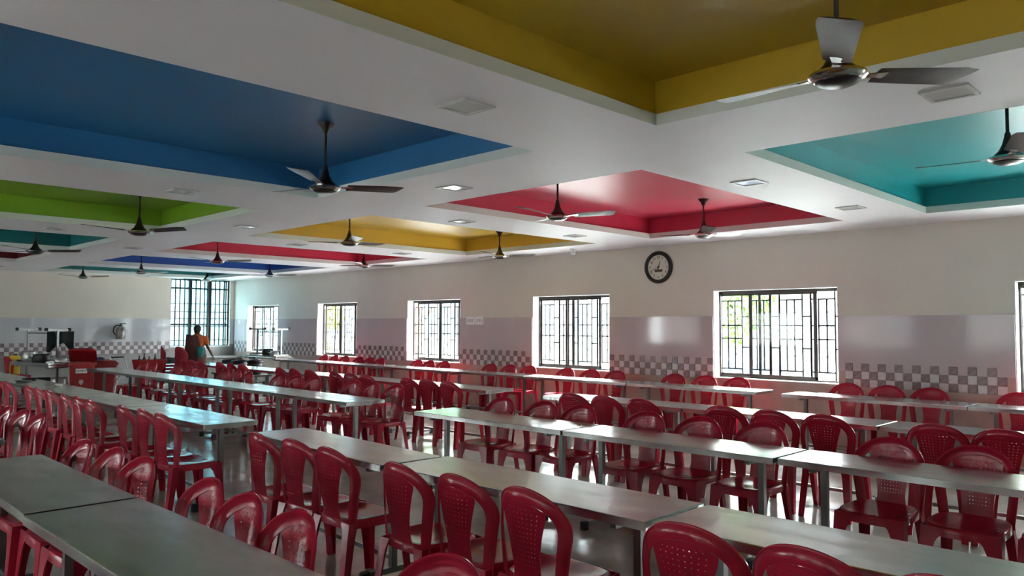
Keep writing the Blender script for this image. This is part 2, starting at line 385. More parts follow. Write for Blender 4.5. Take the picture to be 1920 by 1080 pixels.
# ------------------------------------------------------------------ chairs
def W_out(z): return .196+.030*min(1, max(0, (z-.42)/.24))
def lean(x, z):
    t = (z-.42)/.44; y = -.185-.085*t+.012*t*t
    if z > .78: y += .30*(z-.78)**1.5*1.2
    return y+.080*(abs(x)/.226)**2.0*min(1, .35+t)
def paths(N=10, A=26):
    o, i = [], []
    for k in range(N): z = .40+(.66-.40)*k/N; o.append((-W_out(z), z)); i.append((-(W_out(z)-.048), z))
    for k in range(A+1):
        a = PI-PI*k/A; sa = max(0, math.sin(a))**.86; o.append((.226*math.cos(a), .66+.20*sa)); i.append((.178*math.cos(a), .66+.142*sa))
    for k in reversed(range(N)): z = .40+(.66-.40)*k/N; o.append((W_out(z), z)); i.append((W_out(z)-.048, z))
    return o, i
def chair_meshes():
    P = {}
    o, i = paths(); mb = MB(); K = 4; rings = []
    for (xo, zo), (xi, zi) in zip(o, i):
        row = []
        for k in range(K+1):
            t = k/K; x = xo+(xi-xo)*t; z = zo+(zi-zo)*t
            b = math.sin(PI*t)*.003                     # the frame bulges a little to the rear
            row.append((x, lean(x, z)-b+(.012*(1-t)**3), z))
        rings.append(row)
    mb.loft(rings, cap=False, closed=False)
    P['back_frame'] = mb.mesh('back_frame', PLASTIC, True, .005)
    bm = MB(); bm.tube([(x, lean(x, z)+.012, z) for x, z in o], .0055, 6)
    P['rim'] = bm.mesh('rim', PLASTIC, True)
    # perforated panel
    def pw(z):
        if z > .755: return .178*math.sqrt(max(0, 1-((z-.66)/.142)**(2/.86)))
        if z > .50: return .085+(.139-.085)*((z-.50)/.255)**1.6
        return .085+.02*((.50-z)/.10)**2
    def S(x, z): return (x, lean(x, z)-.001, z)
    mb = MB(); zs = [.40, .44, .475, .50]+[.50+.0215*k for k in range(1, 14)]+[.787, .794, .799, .8015]
    C = 10
    for r in range(len(zs)-1):
        z0, z1 = zs[r], zs[r+1]; p0, p1 = pw(z0), pw(z1)
        for c in range(C):
            u0, u1 = -1+2*c/C, -1+2*(c+1)/C
            q = [(u0*p0,z0),(u1*p0,z0),(u1*p1,z1),(u0*p1,z1)]
            if .50 <= z0 < .775 and 1 <= c < C-1:
                cx = sum(a for a,_ in q)/4; cz = sum(b for _,b in q)/4; f = .24
                n = [(cx+(a-cx)*f, cz+(b-cz)*f) for a,b in q]
                mb.add([S(*v) for v in q+n], [(0,1,5,4),(1,2,6,5),(2,3,7,6),(3,0,4,7)])
            else: mb.add([S(*v) for v in q], [(0,1,2,3)])
    P['back_panel'] = mb.mesh('back_panel', PLASTIC, True, .004)
    # seat
    mb = MB(); n = 40; rings = []
    for rr, dz in ((.02,0),(.3,0),(.55,0),(.78,0),(.90,.003),(.96,.003),(1,-.006),(1.012,-.022),(1.015,-.05)):
        ring = []
        for k in range(n):
            a = 2*PI*k/n; ca, sa = math.cos(a), math.sin(a)
            x = .205*math.copysign(abs(ca)**.55, ca)*rr; y = .205*math.copysign(abs(sa)**.55, sa)*rr+.01
            x *= 1+.18*y
            z = .445-.016*(1-min(1, rr)**2)+dz-(.018*max(0, (y-.13)/.09)**2 if y > .13 else 0)
            ring.append((x, y, z))
        rings.append(ring)
    mb.loft(rings, cap=False); mb.add(rings[0], [tuple(range(n))])
    P['seat'] = mb.mesh('seat', PLASTIC, True)
    # legs: angle sections that flare into the seat skirt
    def leg(sx, sy, top, bot, wt, wb, k=1.0):
        mb = MB(); rings = []
        for t, fl in ((0,2.3),(.07,1.7),(.15,1.3),(.25,1.1),(.4,1),(.7,.95),(1,.92)):
            x = top[0]+(bot[0]-top[0])*t; y = top[1]+(bot[1]-top[1])*t; z = top[2]*(1-t)
            b = (wt+(wb-wt)*t)*(1+(fl-1)*k); th = .007
            pts = [(0,0),(-b,0),(-b,-th),(-th*1.6,-th),(-th,-th*1.6),(-th,-b*.85),(0,-b*.85)]
            rings.append([(sx*(x+px), sy*(y+py), z) for px, py in pts])
        mb.loft(rings); return mb.mesh('leg', PLASTIC, True)
    P['leg'] = [leg(s, 1, (.205,.212,.43), (.222,.245,0), .074, .052) for s in (-1, 1)]+[leg(s, -1, (.192,.196,.43), (.215,.255,0), .062, .048, .25) for s in (-1, 1)]
    return P
CH = chair_meshes()
def make_chair():
    r = empty('plastic_chair', (0,0,0))
    link('seat', CH['seat'], r); b = link('back_frame', CH['back_frame'], r); link('rim', CH['rim'], b); link('back_panel', CH['back_panel'], r)
    for m in CH['leg']: link('leg', m, r)
    return r
proto = make_chair(); used = [False]
BT = .265
def chair(x, y, face, label, group, z=0, jit=1):
    """x,y = where the top of the back stands; face = +1 looks to the windows, -1 looks away from them"""
    c = copy_tree(proto) if used[0] else proto; used[0] = True
    rz = (-PI/2 if face == 1 else PI/2 if face == -1 else face)+random.uniform(-.05, .05)*jit
    d = Vector((-math.sin(rz), math.cos(rz), 0))
    c.location = Vector((x, y, z))+d*BT; c.rotation_euler = (0, 0, rz)
    tag(c, label, 'chair', group); return c
def chairs(x, ys, face, label, group):
    for y in ys: chair(x+random.uniform(-.02, .02), y, face, label, group)
for ys, wd in (([16.13,15.69,15.26], 'under second window from end wall'), ([14.66,14.25,13.85], 'between second and third windows from end'), ([12.57,12.16,11.74], 'under third window from end wall'), ([10.39,9.9,9.4], 'below the switch plates'), ([8.5,7.98,7.46], 'under the window just past the clock'), ([6.38,5.85,5.33], 'under the wide window with tree outside'), ([3.82,3.33,2.85], 'at the plain tiles beside the wide window'), ([1.96,1.5], 'at the window past the plain tiles')):
    for y, q in zip(ys, ('end-wall one', 'middle one', 'clock-side one') if ys[0] > 7 else ('clock-side one', 'middle one', 'far one')):
        chair(10.06+random.uniform(-.02, .02), y, -1, 'red chair against window wall %s, %s' % (wd, q), 'chairs against the window wall')
ORD = ['first', 'second', 'third', 'fourth', 'fifth', 'sixth']
def runs(rowword, face, side, trios):
    """trios of chairs counted away from the gap in the table row; inside a trio from the gap end outwards"""
    for k, (x, ys) in enumerate(trios):
        for y, q in zip(ys, ('gap-end one', 'middle one', 'outer one')):
            lab = 'red chair %s windows, %s row, %s trio from gap on %s side, %s' % ('facing' if face == 1 else 'backing on', rowword, ORD[k], side, q)
            chair(x+random.uniform(-.02, .02), y, face, lab, 'chairs at the %s table row' % rowword)
CK, EW = 'clock', 'end-wall'
runs('second', 1, CK, [(6.34,[5.38,4.95,4.5]),(6.34,[3.57,3.1,2.63]),(6.34,[1.8,1.36,.92])])
runs('second', 1, EW, [(6.48,[7.6,8.04,8.45]),(6.48,[9.42,9.86,10.3]),(6.48,[11.0,11.48,11.95]),(6.5,[13.36,13.82,14.3]),(6.5,[15.15,15.57,15.98])])
runs('third', -1, CK, [(5.54,[5.5,4.95,4.5]),(5.54,[3.76,3.25,2.72]),(5.42,[1.77,1.28,.8])])
runs('third', -1, EW, [(5.74,[7.56,8.05,8.48]),(5.74,[9.45,9.9,10.35]),(5.60,[11.05,11.45,11.87]),(5.60,[12.72,13.22,13.7]),(5.60,[14.86,15.3])])
runs('fourth', 1, CK, [(2.48,[4.9,4.46,4.02]),(2.48,[3.32,2.86,2.42]),(2.48,[1.56,1.12,.68])])
runs('fourth', 1, EW, [(2.44,[6.49,6.92,7.35]),(2.41,[8.12,8.55,8.98]),(2.41,[9.6,10.02,10.45]),(2.42,[11.4,11.85,12.3])])
runs('fifth', -1, CK, [(1.64,[5.35,4.86,4.42]),(1.64,[3.58,3.14,2.72]),(1.66,[1.86])])
runs('fifth', -1, EW, [(1.80,[7.12,7.55,7.98])])
# stacked chairs beside the person
for (x, y, n, rz, wd) in ((6.80,17.9,4,-1.9,'by the person, end-wall stack'), (6.88,17.15,4,-1.35,'by the person, table-side stack')):
    for k in range(n):
        chair(x, y-.05*k*0, rz, 'red chair in a stack '+wd+', '+('bottom one','second from bottom','third from bottom','topmost')[k], 'stacked red chairs', z=.075*k, jit=.0)

# ------------------------------------------------------------------ tables
def table(x0, x1, y0, y1, row, rot=0, z=0, flip=False, label=None, pos=''):
    cx, cy, L, Wd = (x0+x1)/2, (y0+y1)/2, y1-y0, x1-x0
    r = empty('steel_table', (cx, cy, z)); r.rotation_euler = (0, 0, rot)
    HT = .75
    t = MB(); t.bbox((-Wd/2,-L/2,HT-.04),(Wd/2,L/2,HT), .003)
    t.build('table_top', STEEL, r)
    e = L/2-.2
    for s in (-1, 1):
        p = MB(); p.box((-.02,s*e-.02,.06),(.02,s*e+.02,HT-.041)); p.box((-Wd*.42,s*e-.015,HT-.071),(Wd*.42,s*e+.015,HT-.041))
        p.build('post', TUBE, r)
        fb = MB(); fb.box((-Wd*.44,s*e-.02,.025),(Wd*.44,s*e+.02,.06)); fo = fb.build('foot_bar', TUBE, r)
        for q in (-1, 1):
            c = MB(); c.bbox((q*Wd*.44-.028,s*e-.024,0),(q*Wd*.44+.028,s*e+.024,.066), .005); c.build('foot_cap', RUBBER, fo)
    st = MB(); st.box((-.014,-e+.021,.10),(.014,e-.021,.128)); st.build('stretcher', TUBE, r)
    if flip: r.rotation_euler = (PI, 0, rot); r.location = (cx, cy, z+HT)
    tag(r, label or 'steel dining table, %s row from the windows, %s' % (row, pos), 'table', None if label else 'steel tables of the %s row' % row)
    return r
def row(x0, x1, spans, word, rots={}):
    G = 4.4 if word == 'first' else 6.2
    lo = [sp for sp in spans if sp[0] < G-.2]; hi = [sp for sp in spans if sp not in lo]
    for i, (a, b) in enumerate(spans):
        pos = '%s from the gap on the %s side' % ((ORD[len(lo)-1-lo.index((a, b))], 'far' if word == 'first' else CK) if (a, b) in lo else (ORD[hi.index((a, b))], EW))
        table(x0+random.uniform(-.012,.012), x1, a, b, word, rots.get(i, random.uniform(-.008,.008)), pos=pos)
row(.93, 1.42, [(.25,2.08),(2.1,3.92),(3.96,5.66),(6.55,8.4)], 'fifth')
row(2.78, 3.26, [(.05,1.90),(1.925,3.77),(3.80,5.64),(6.33,8.2),(8.22,10.08),(10.1,11.95),(11.97,13.8),(13.82,15.68)], 'fourth', {2: -.045})
row(4.68, 5.18, [(.38,2.24),(2.26,4.03),(4.05,5.93),(7.1,8.83),(8.85,10.58),(10.6,12.32),(12.34,14.06),(14.08,15.8)], 'third')
row(6.80, 7.30, [(.4,2.34),(2.36,4.25),(4.27,6.17),(7.15,9.0),(9.02,10.87),(10.89,12.74),(12.76,14.6),(14.62,16.4)], 'second')
row(9.14, 9.64, [(.25,2.25),(2.27,4.3),(4.65,6.65),(6.68,8.72),(8.74,10.8),(10.82,12.86),(12.88,14.9),(14.95,17.0)], 'first')

# ------------------------------------------------------------------ ceiling fans
def fan_meshes():
    P = {}
    P['canopy'] = MB().lathe([(.012,-.09),(.02,-.075),(.035,-.04),(.062,-.012),(.066,0)], n=20).mesh('canopy', FANB, True)
    P['cone'] = MB().lathe([(.016,.17),(.022,.14),(.035,.09),(.058,.045),(.085,.02),(.09,.008)], n=24).mesh('motor_cover', FANB, True)
    P['ring'] = MB().lathe([(.085,.012),(.118,.004),(.122,-.008),(.11,-.022),(.085,-.03)], n=28).mesh('trim_ring', CHROME, True)
    P['hub'] = MB().lathe([(.096,-.018),(.09,-.034),(.055,-.048),(.01,-.05)], n=24).mesh('motor_cap', BLACKP, True)
    b = MB(); rings = []
    for t in [i/10 for i in range(11)]:
        r = .17+.43*t; wd = .056+.030*t; ang = -math.radians(14-6*t)
        if t > .9: wd *= .82
        off = .012*t; z = .006+.018*t
        pts = []
        for (u, th) in ((-1,0),(-.5,.004),(.5,.004),(1,0),(.5,-.002),(-.5,-.002)):
            y = u*wd+off; pts.append((r+(.02*(-u) if t == 1 else 0), y*math.cos(ang), z+y*math.sin(ang)+th))
        rings.append(pts)
    b.loft(rings); P['blade'] = b.mesh('blade', FANB, True)
    h = MB(); h.loft([[(.09,-.03,-.004),(.09,.03,-.004),(.09,.03,.004),(.09,-.03,.004)],[(.15,-.018,.004),(.15,.018,.0),(.15,.018,.006),(.15,-.018,.01)],[(.22,-.028,.012),(.22,.028,.0),(.22,.028,.006),(.22,-.028,.018)]])
    P['bracket'] = h.mesh('blade_bracket', CHROME, True)
    return P
FP = fan_meshes()
def fan(x, y, zr, ang, where):
    z = EYE+zr; top = CZ+LIP+REC
    r = empty('ceiling_fan', (x, y, z)); tag(r, 'dark brown three-blade ceiling fan hanging from the %s ceiling tray%s' % (where, '' if x < 5 else ', window-wall side' if x > 8 else ', inner side'), 'fan', 'ceiling fans')
    c = link('canopy', FP['canopy'], r); c.location = (0, 0, top-z)
    MB().lathe([(.011,.16),(.011,top-z-.085)], n=10).build('downrod', FANB, r, True)
    link('motor_cover', FP['cone'], r); link('trim_ring', FP['ring'], r); link('motor_cap', FP['hub'], r)
    for k in range(3):
        b = link('blade', FP['blade'], r); b.rotation_euler = (0, 0, math.radians(ang+120*k))
        link('blade_bracket', FP['bracket'], b)
for a in [(3.3,1.28,1.08,81,'mustard yellow'),(3.2,5.2,1.07,98,'blue'),(3.3,9.4,1.08,62,'green'),(3.15,13.2,1.09,97,'dark teal'),(3.2,17.4,1.09,40,'maroon'),
          (6.0,1.2,1.14,81,'teal'),(6.05,5.28,1.145,62,'crimson'),(8.42,4.94,1.13,96,'crimson'),(6.0,9.1,1.14,6,'golden yellow'),(9.0,9.15,1.155,78,'golden yellow'),
          (6.15,13.6,1.14,80,'red'),(8.55,12.46,1.14,102,'red'),(6.28,17.7,1.14,10,'dark blue'),(8.74,16.55,1.14,100,'dark blue'),(5.95,20.6,1.14,80,'dark green'),(8.55,19.5,1.14,15,'dark green')]:
    fan(*a)

# ------------------------------------------------------------------ wall clock
def text_mesh(s, size, m, name, depth=.002):
    cu = bpy.data.curves.new(name, 'FONT'); cu.body = s; cu.size = size; cu.align_x = 'CENTER'; cu.align_y = 'CENTER'; cu.extrude = depth
    o = bpy.data.objects.new('tmp', cu); COL.objects.link(o); dg = bpy.context.evaluated_depsgraph_get()
    me = bpy.data.meshes.new_from_object(o.evaluated_get(dg)); bpy.data.objects.remove(o); me.name = name
    me.materials.clear(); me.materials.append(m); return me
# clock local frame: u to the viewer's right (-Y world), v up, n out of the wall (-X world)
ck = empty('wall_clock', (XW, .6652*XW, EYE+.0894*XW)); ck.matrix_world = Matrix(((0,0,-1,XW-.001),(-1,0,0,.6652*XW),(0,1,0,EYE+.0894*XW),(0,0,0,1)))
tag(ck, 'round black-rimmed wall clock with cream face', 'clock')
MB().lathe([(.20,.0),(.26,.0),(.262,.02),(.25,.042),(.225,.05),(.202,.035),(.20,.012)], n=48, cap=False).build('rim', BLACKP, ck, True)
MB().lathe([(.0005,.004),(.201,.004),(.201,.012),(.0005,.012)], n=48).build('face', CREAM, ck)
NUM = mat('clock_print', (.03, .025, .02), .6)
for k in range(1, 13):
    a = math.radians(90-30*k); o = link('numeral', text_mesh(str(k), .062, NUM, 'numeral', .001), ck); o.location = (.158*math.cos(a), .158*math.sin(a), .0135)
def hand(ang, L, w, z, name):
    h = MB(); h.loft([[(-.04,-w,z),(-.04,w,z),(-.04,w,z+.003),(-.04,-w,z+.003)],[(L,-w*.5,z),(L,w*.5,z),(L,w*.5,z+.003),(L,-w*.5,z+.003)]]); o = h.build(name, NUM, ck); o.rotation_euler = (0, 0, math.radians(ang))
hand(90-30*12.69, .105, .008, .016, 'hour_hand'); hand(90-6*41.4, .155, .005, .021, 'minute_hand')
MB().lathe([(.014,.013),(.014,.027),(.002,.029)], n=12).build('hand_pin', BLACKP, ck)
MB().box((-.07,-.075,.0125),(.075,-.035,.0155)).build('name_plate', mat('maroon_plate', (.07,.012,.01), .4), ck)

# switch plates and ceiling sensor
for y in (11.36, 11.10): 
    s = empty('switch_plate', (XW-DP, y, EYE+.0)); tag(s, 'small white switch plate on the tiled window wall, %s one' % ('end-wall' if y > 11.2 else 'clock-side'), 'switch', 'white switch plates')
    b = MB(); b.box((-.02,-.12,.0),(0,.12,.16)); b.build('plate', WHITE, s)
    for q in (-.06, 0, .06): MB().box((-.026,q-.02,.05),(-.0205,q+.02,.11)).build('rocker', LFRAME, s)
se = empty('ceiling_sensor', (9.85, 8.25, CZ)); tag(se, 'small white cylindrical sensor on the ceiling edge near the clock', 'sensor')
MB().lathe([(.055,-.012),(.055,0)], n=16).build('base', WHITE, se); MB().lathe([(.02,-.10),(.042,-.085),(.045,-.0125)], n=16).build('body', WHITE, se, True)

# ------------------------------------------------------------------ upturned tables with kitchen clutter at the far end
T1 = table(4.28, 4.78, 17.3, 19.1, '', rot=.15, label='steel table by the end wall carrying an upturned table and kitchen clutter')
table(4.28, 4.78, 17.32, 19.08, '', rot=.15, z=.752, flip=True, label='upturned steel table with feet in the air by the red bins')
table(9.5, 10.0, 17.6, 19.3, '', label='steel table under the window next to the end wall')
table(9.52, 10.0, 17.62, 19.28, '', z=.752, flip=True, label='upturned steel table with feet in the air beneath the window')

REDB = mat('red_bin_plastic', (.33, .012, .015), .35, noise=.15, nscale=6)
def bin_(x, y, rz, label, lidang, wdt=.48, hgt=.80):
    r = empty('waste_bin', (x, y, 0), rz); tag(r, label, 'bin', 'red bins')
    b = MB(); a0, a1 = wdt*.42, wdt*.5
    def rr(a, z, c=.05): return [(a-c,-a,z),(a,-a+c,z),(a,a-c,z),(a-c,a,z),(-a+c,a,z),(-a,a-c,z),(-a,-a+c,z),(-a+c,-a,z)]
    b.loft([rr(a0,.02),rr(a1,hgt-.05),rr(a1+.025,hgt-.05),rr(a1+.025,hgt),rr(a1-.01,hgt),rr(a0-.02,.06)]); b.build('body', REDB, r)
    l = MB(); A = a1+.03; l.loft([rr(A,0),rr(A,.03),rr(A*.85,.07)]); lo = l.build('lid', REDB, r); lo.location = (0, A, hgt+.005); lo.rotation_euler = (math.radians(lidang), 0, 0)
    for v in lo.data.vertices: v.co.y -= A
    return r
b1 = bin_(4.98, 17.1, -.35, 'red plastic waste bin with white label and lid raised', -30, .44)
pl_ = MB(); pl_.box((-.10,-.242,.60),(.10,-.222,.69)); pl_.build('label_plate', WHITE, b1)
MB().loft([[(-.03,-.235,.47),(.03,-.235,.47),(.045,-.235,.42),(0,-.235,.36),(-.045,-.235,.42)],[(-.03,-.235,.47),(.03,-.235,.47),(.045,-.235,.42),(0,-.235,.36),(-.045,-.235,.42)]]).build('emblem', WHITE, b1)
bp = MB()
for i in range(7): bp.box((-.085+.025*i,-.2445,.635),(-.085+.025*i+.015,-.2422,.66))
bp.build('lettering', NUM, b1)
bin_(5.58, 18.0, .1, 'plain red plastic waste bin beside the labelled bin', 2, .55, .74)
bl = MB(); bl.bbox((-.3,-.16,0),(.3,.16,.07), .02); o = bl.build('tray_lid', mat('navy_plastic', (.012,.015,.07), .4)); o.location = (5.22, 17.66, .81); 
tag(o, 'dark navy plastic lid lying across the red bins', 'lid')
# red bucket of ladles on the floor side
bk = empty('red_crate', (6.15, 16.75, 0)); tag(bk, 'red plastic crate on a stool holding kitchen bottles', 'crate')
c = MB(); c.loft([[(-.24,-.17,.62),(.24,-.17,.62),(.24,.17,.62),(-.24,.17,.62)],[(-.28,-.2,.84),(.28,-.2,.84),(.28,.2,.84),(-.28,.2,.84)],[(-.26,-.18,.84),(.26,-.18,.84),(.26,.18,.84),(-.26,.18,.84)],[(-.22,-.15,.64),(.22,-.15,.64),(.22,.15,.64),(-.22,.15,.64)]]); c.build('body', REDB, bk)
for x_, y_ in ((-.2,-.13),(.2,-.13),(.2,.13),(-.2,.13)): MB().box((x_-.02,y_-.02,0),(x_+.02,y_+.02,.619)).build('leg', REDB, bk)
DK = mat('dark_bottle', (.05,.02,.02), .2)
for k, (dx, hh) in enumerate(((-.2,.28),(-.1,.33),(.0,.26),(.12,.30))):
    o = MB().lathe([(.035,0),(.036,hh*.6),(.014,hh*.8),(.014,hh),(.004,hh+.002)], n=12).build('bottle', DK, None, True); o.location = (6.15+dx, 16.75, .645); tag(o, 'dark bottle standing in the red crate', 'bottle', 'bottles in the red crate')
# folding stool with a white frame
fs = empty('folding_stool', (6.02, 17.9, 0), .3); tag(fs, 'white-framed folding stool with dark seat beside the plain red bin', 'stool')
PWH = mat('white_enamel', (.8,.8,.78), .35)
for q in (-.17, .17):
    MB().tube([(q,-.2,0),(q,.2,.86)], .014, 8).build('frame_tube', PWH, fs, True); MB().tube([(q*.9,.2,0),(q*.9,-.18,.55)], .014, 8).build('frame_tube', PWH, fs, True)
MB().bbox((-.19,-.2,.55),(.19,.16,.58), .01).build('seat', RUBBER, fs); MB().tube([(-.17,.2,.85),(.17,.2,.85)], .014, 8).build('top_rail', RUBBER, fs, True)
# yellow jug and red chair at the left end
YEL = mat('yellow_plastic', (.75,.50,.03), .35)
yj = empty('yellow_container', (4.45, 16.55, .79)); 
chair(4.22, 19.95, -PI/2+.15, 'red plastic chair near the end wall with a yellow container on its seat', None)
yj.location = (4.42, 19.98, .452); tag(yj, 'tall yellow plastic container standing on a red chair near the end wall', 'container')
MB().bbox((-.11,-.09,0),(.11,.09,.42), .02).build('body', YEL, yj); MB().lathe([(.035,.421),(.035,.455),(.01,.457)], (.03,0,0), 14).build('cap', RUBBER, yj)
# pots and vessels on the clutter table
ALU = mat('aluminium', (.55,.55,.54), .35, .9, noise=.15); POT = mat('blackened_pot', (.02,.019,.018), .45, .2, noise=.3, nscale=9)
def pot(x, y, z, r, h, m, label, lid=False, group=None):
    e = empty('cooking_pot', (x, y, z)); tag(e, label, 'pot', group)
    MB().lathe([(.01,0),(r*.7,0),(r*.95,h*.25),(r,h*.6),(r*.85,h*.9),(r*.98,h),(r*.93,h),(r*.8,h*.88),(r*.93,h*.6),(r*.6,.02),(.01,.015)], n=24, cap=False).build('body', m, e, True)
    for s in (-1, 1): MB().tube([(s*r*.97,-.05,h*.7),(s*(r+.04),-.03,h*.72),(s*(r+.04),.03,h*.72),(s*r*.97,.05,h*.7)], .008, 6).build('handle', m, e)
    if lid: MB().lathe([(r*.99,h+.002),(r*.9,h+.03),(r*.4,h+.07),(.03,h+.085),(.025,h+.12),(.005,h+.125)], n=24).build('lid', m, e, True)
pot(4.70, 17.55, .752, .13, .14, ALU, 'small aluminium pot on the cluttered table by the end wall')
pot(4.50, 18.15, .752, .17, .20, POT, 'blackened pot on the cluttered table by the end wall')
pot(4.42, 18.75, .752, .14, .26, ALU, 'tall aluminium pot on the cluttered table by the end wall')
pot(4.75, 17.8, .14, .17, .34, ALU, 'large aluminium pot on the floor under the cluttered table')
pot(4.65, 18.5, .14, .17, .30, POT, 'black pot standing under the cluttered table')
# dark cloth hung over the upturned table
cl = MB(); rings = []
for i in range(9):
    t = i/8; rings.append([(4.46+.5*t, 17.62+.035*math.sin(9*t)+.0, z) for z in (1.43, 1.3, 1.2-.05*math.sin(5*t), 1.10-.1*math.sin(7*t+1))])
cl.loft(rings, cap=False, closed=False); o = cl.build('hung_cloth', mat('dark_cloth', (.012,.022,.02), .8), None, True, .012); tag(o, 'dark cloth hanging from the upturned table', 'cloth')
# wash counter along the corner, black pots on it
STONE = mat('dark_granite', (.09,.085,.08), .35, noise=.3, nscale=20)
wc = empty('wash_counter', (9.3, 20.6, 0)); tag(wc, 'low dark granite wash counter in the corner by the barred window', 'counter')
MB().bbox((-.8,.55,.0),(1.05,1.15,.62), .01).build('base', STONE, wc); MB().bbox((-.85,.5,.62),(1.05,1.16,.67), .01).build('slab', STONE, wc)
bn = empty('low_bench', (8.35, 17.1, 0)); tag(bn, 'low dark bench behind the second table row holding black pots', 'bench')
MB().bbox((-.3,-.9,.40),(.3,.9,.44), .006).build('seat', STONE, bn)
for sx in (-.24, .24):
    for sy in (-.8, .8): MB().box((sx-.03,sy-.03,0),(sx+.03,sy+.03,.399)).build('leg', STONE, bn)
pot(8.35, 17.72, .441, .19, .30, POT, 'round black cooking pot at the end of the low bench', False)
pot(8.38, 17.2, .441, .20, .29, POT, 'round black cooking pot in the middle of the low bench', False)
pot(8.40, 16.52, .441, .19, .28, POT, 'black cooking pot with pointed lid on the low bench', True)
pot(9.72, 18.0, .752, .15, .16, ALU, 'aluminium pot on the steel table beneath the window'); pot(9.75, 18.5, .752, .14, .2, POT, 'black pot on the steel table beneath the window')

# extinguisher on the far wall
fe = empty('fire_extinguisher', (.3302*YF, YF-DP, EYE-.0192*YF)); tag(fe, 'short grey cylinder with black head and hose loop on the tiled end wall', 'extinguisher')
GM = mat('extinguisher_grey', (.30,.28,.27), .25, .6)
MB().lathe([(.01,0),(.105,.005),(.12,.03),(.115,.26),(.08,.32),(.03,.345)], (0,-.14,0), 24).build('body', GM, fe, True)
MB().lathe([(.035,.346),(.04,.37),(.02,.40),(.005,.402)], (0,-.14,0), 14).build('head', RUBBER, fe)
MB().box((-.03,-.155,.403),(.13,-.125,.425)).build('lever', RUBBER, fe)
MB().tube([(-.03,-.14,.37),(-.11,-.14,.37),(-.17,-.14,.30),(-.18,-.14,.20),(-.13,-.14,.12)], .018, 8).build('hose', RUBBER, fe, True)
MB().box((-.04,-.021,.1),(.04,-.001,.3)).build('bracket', TUBE, fe)

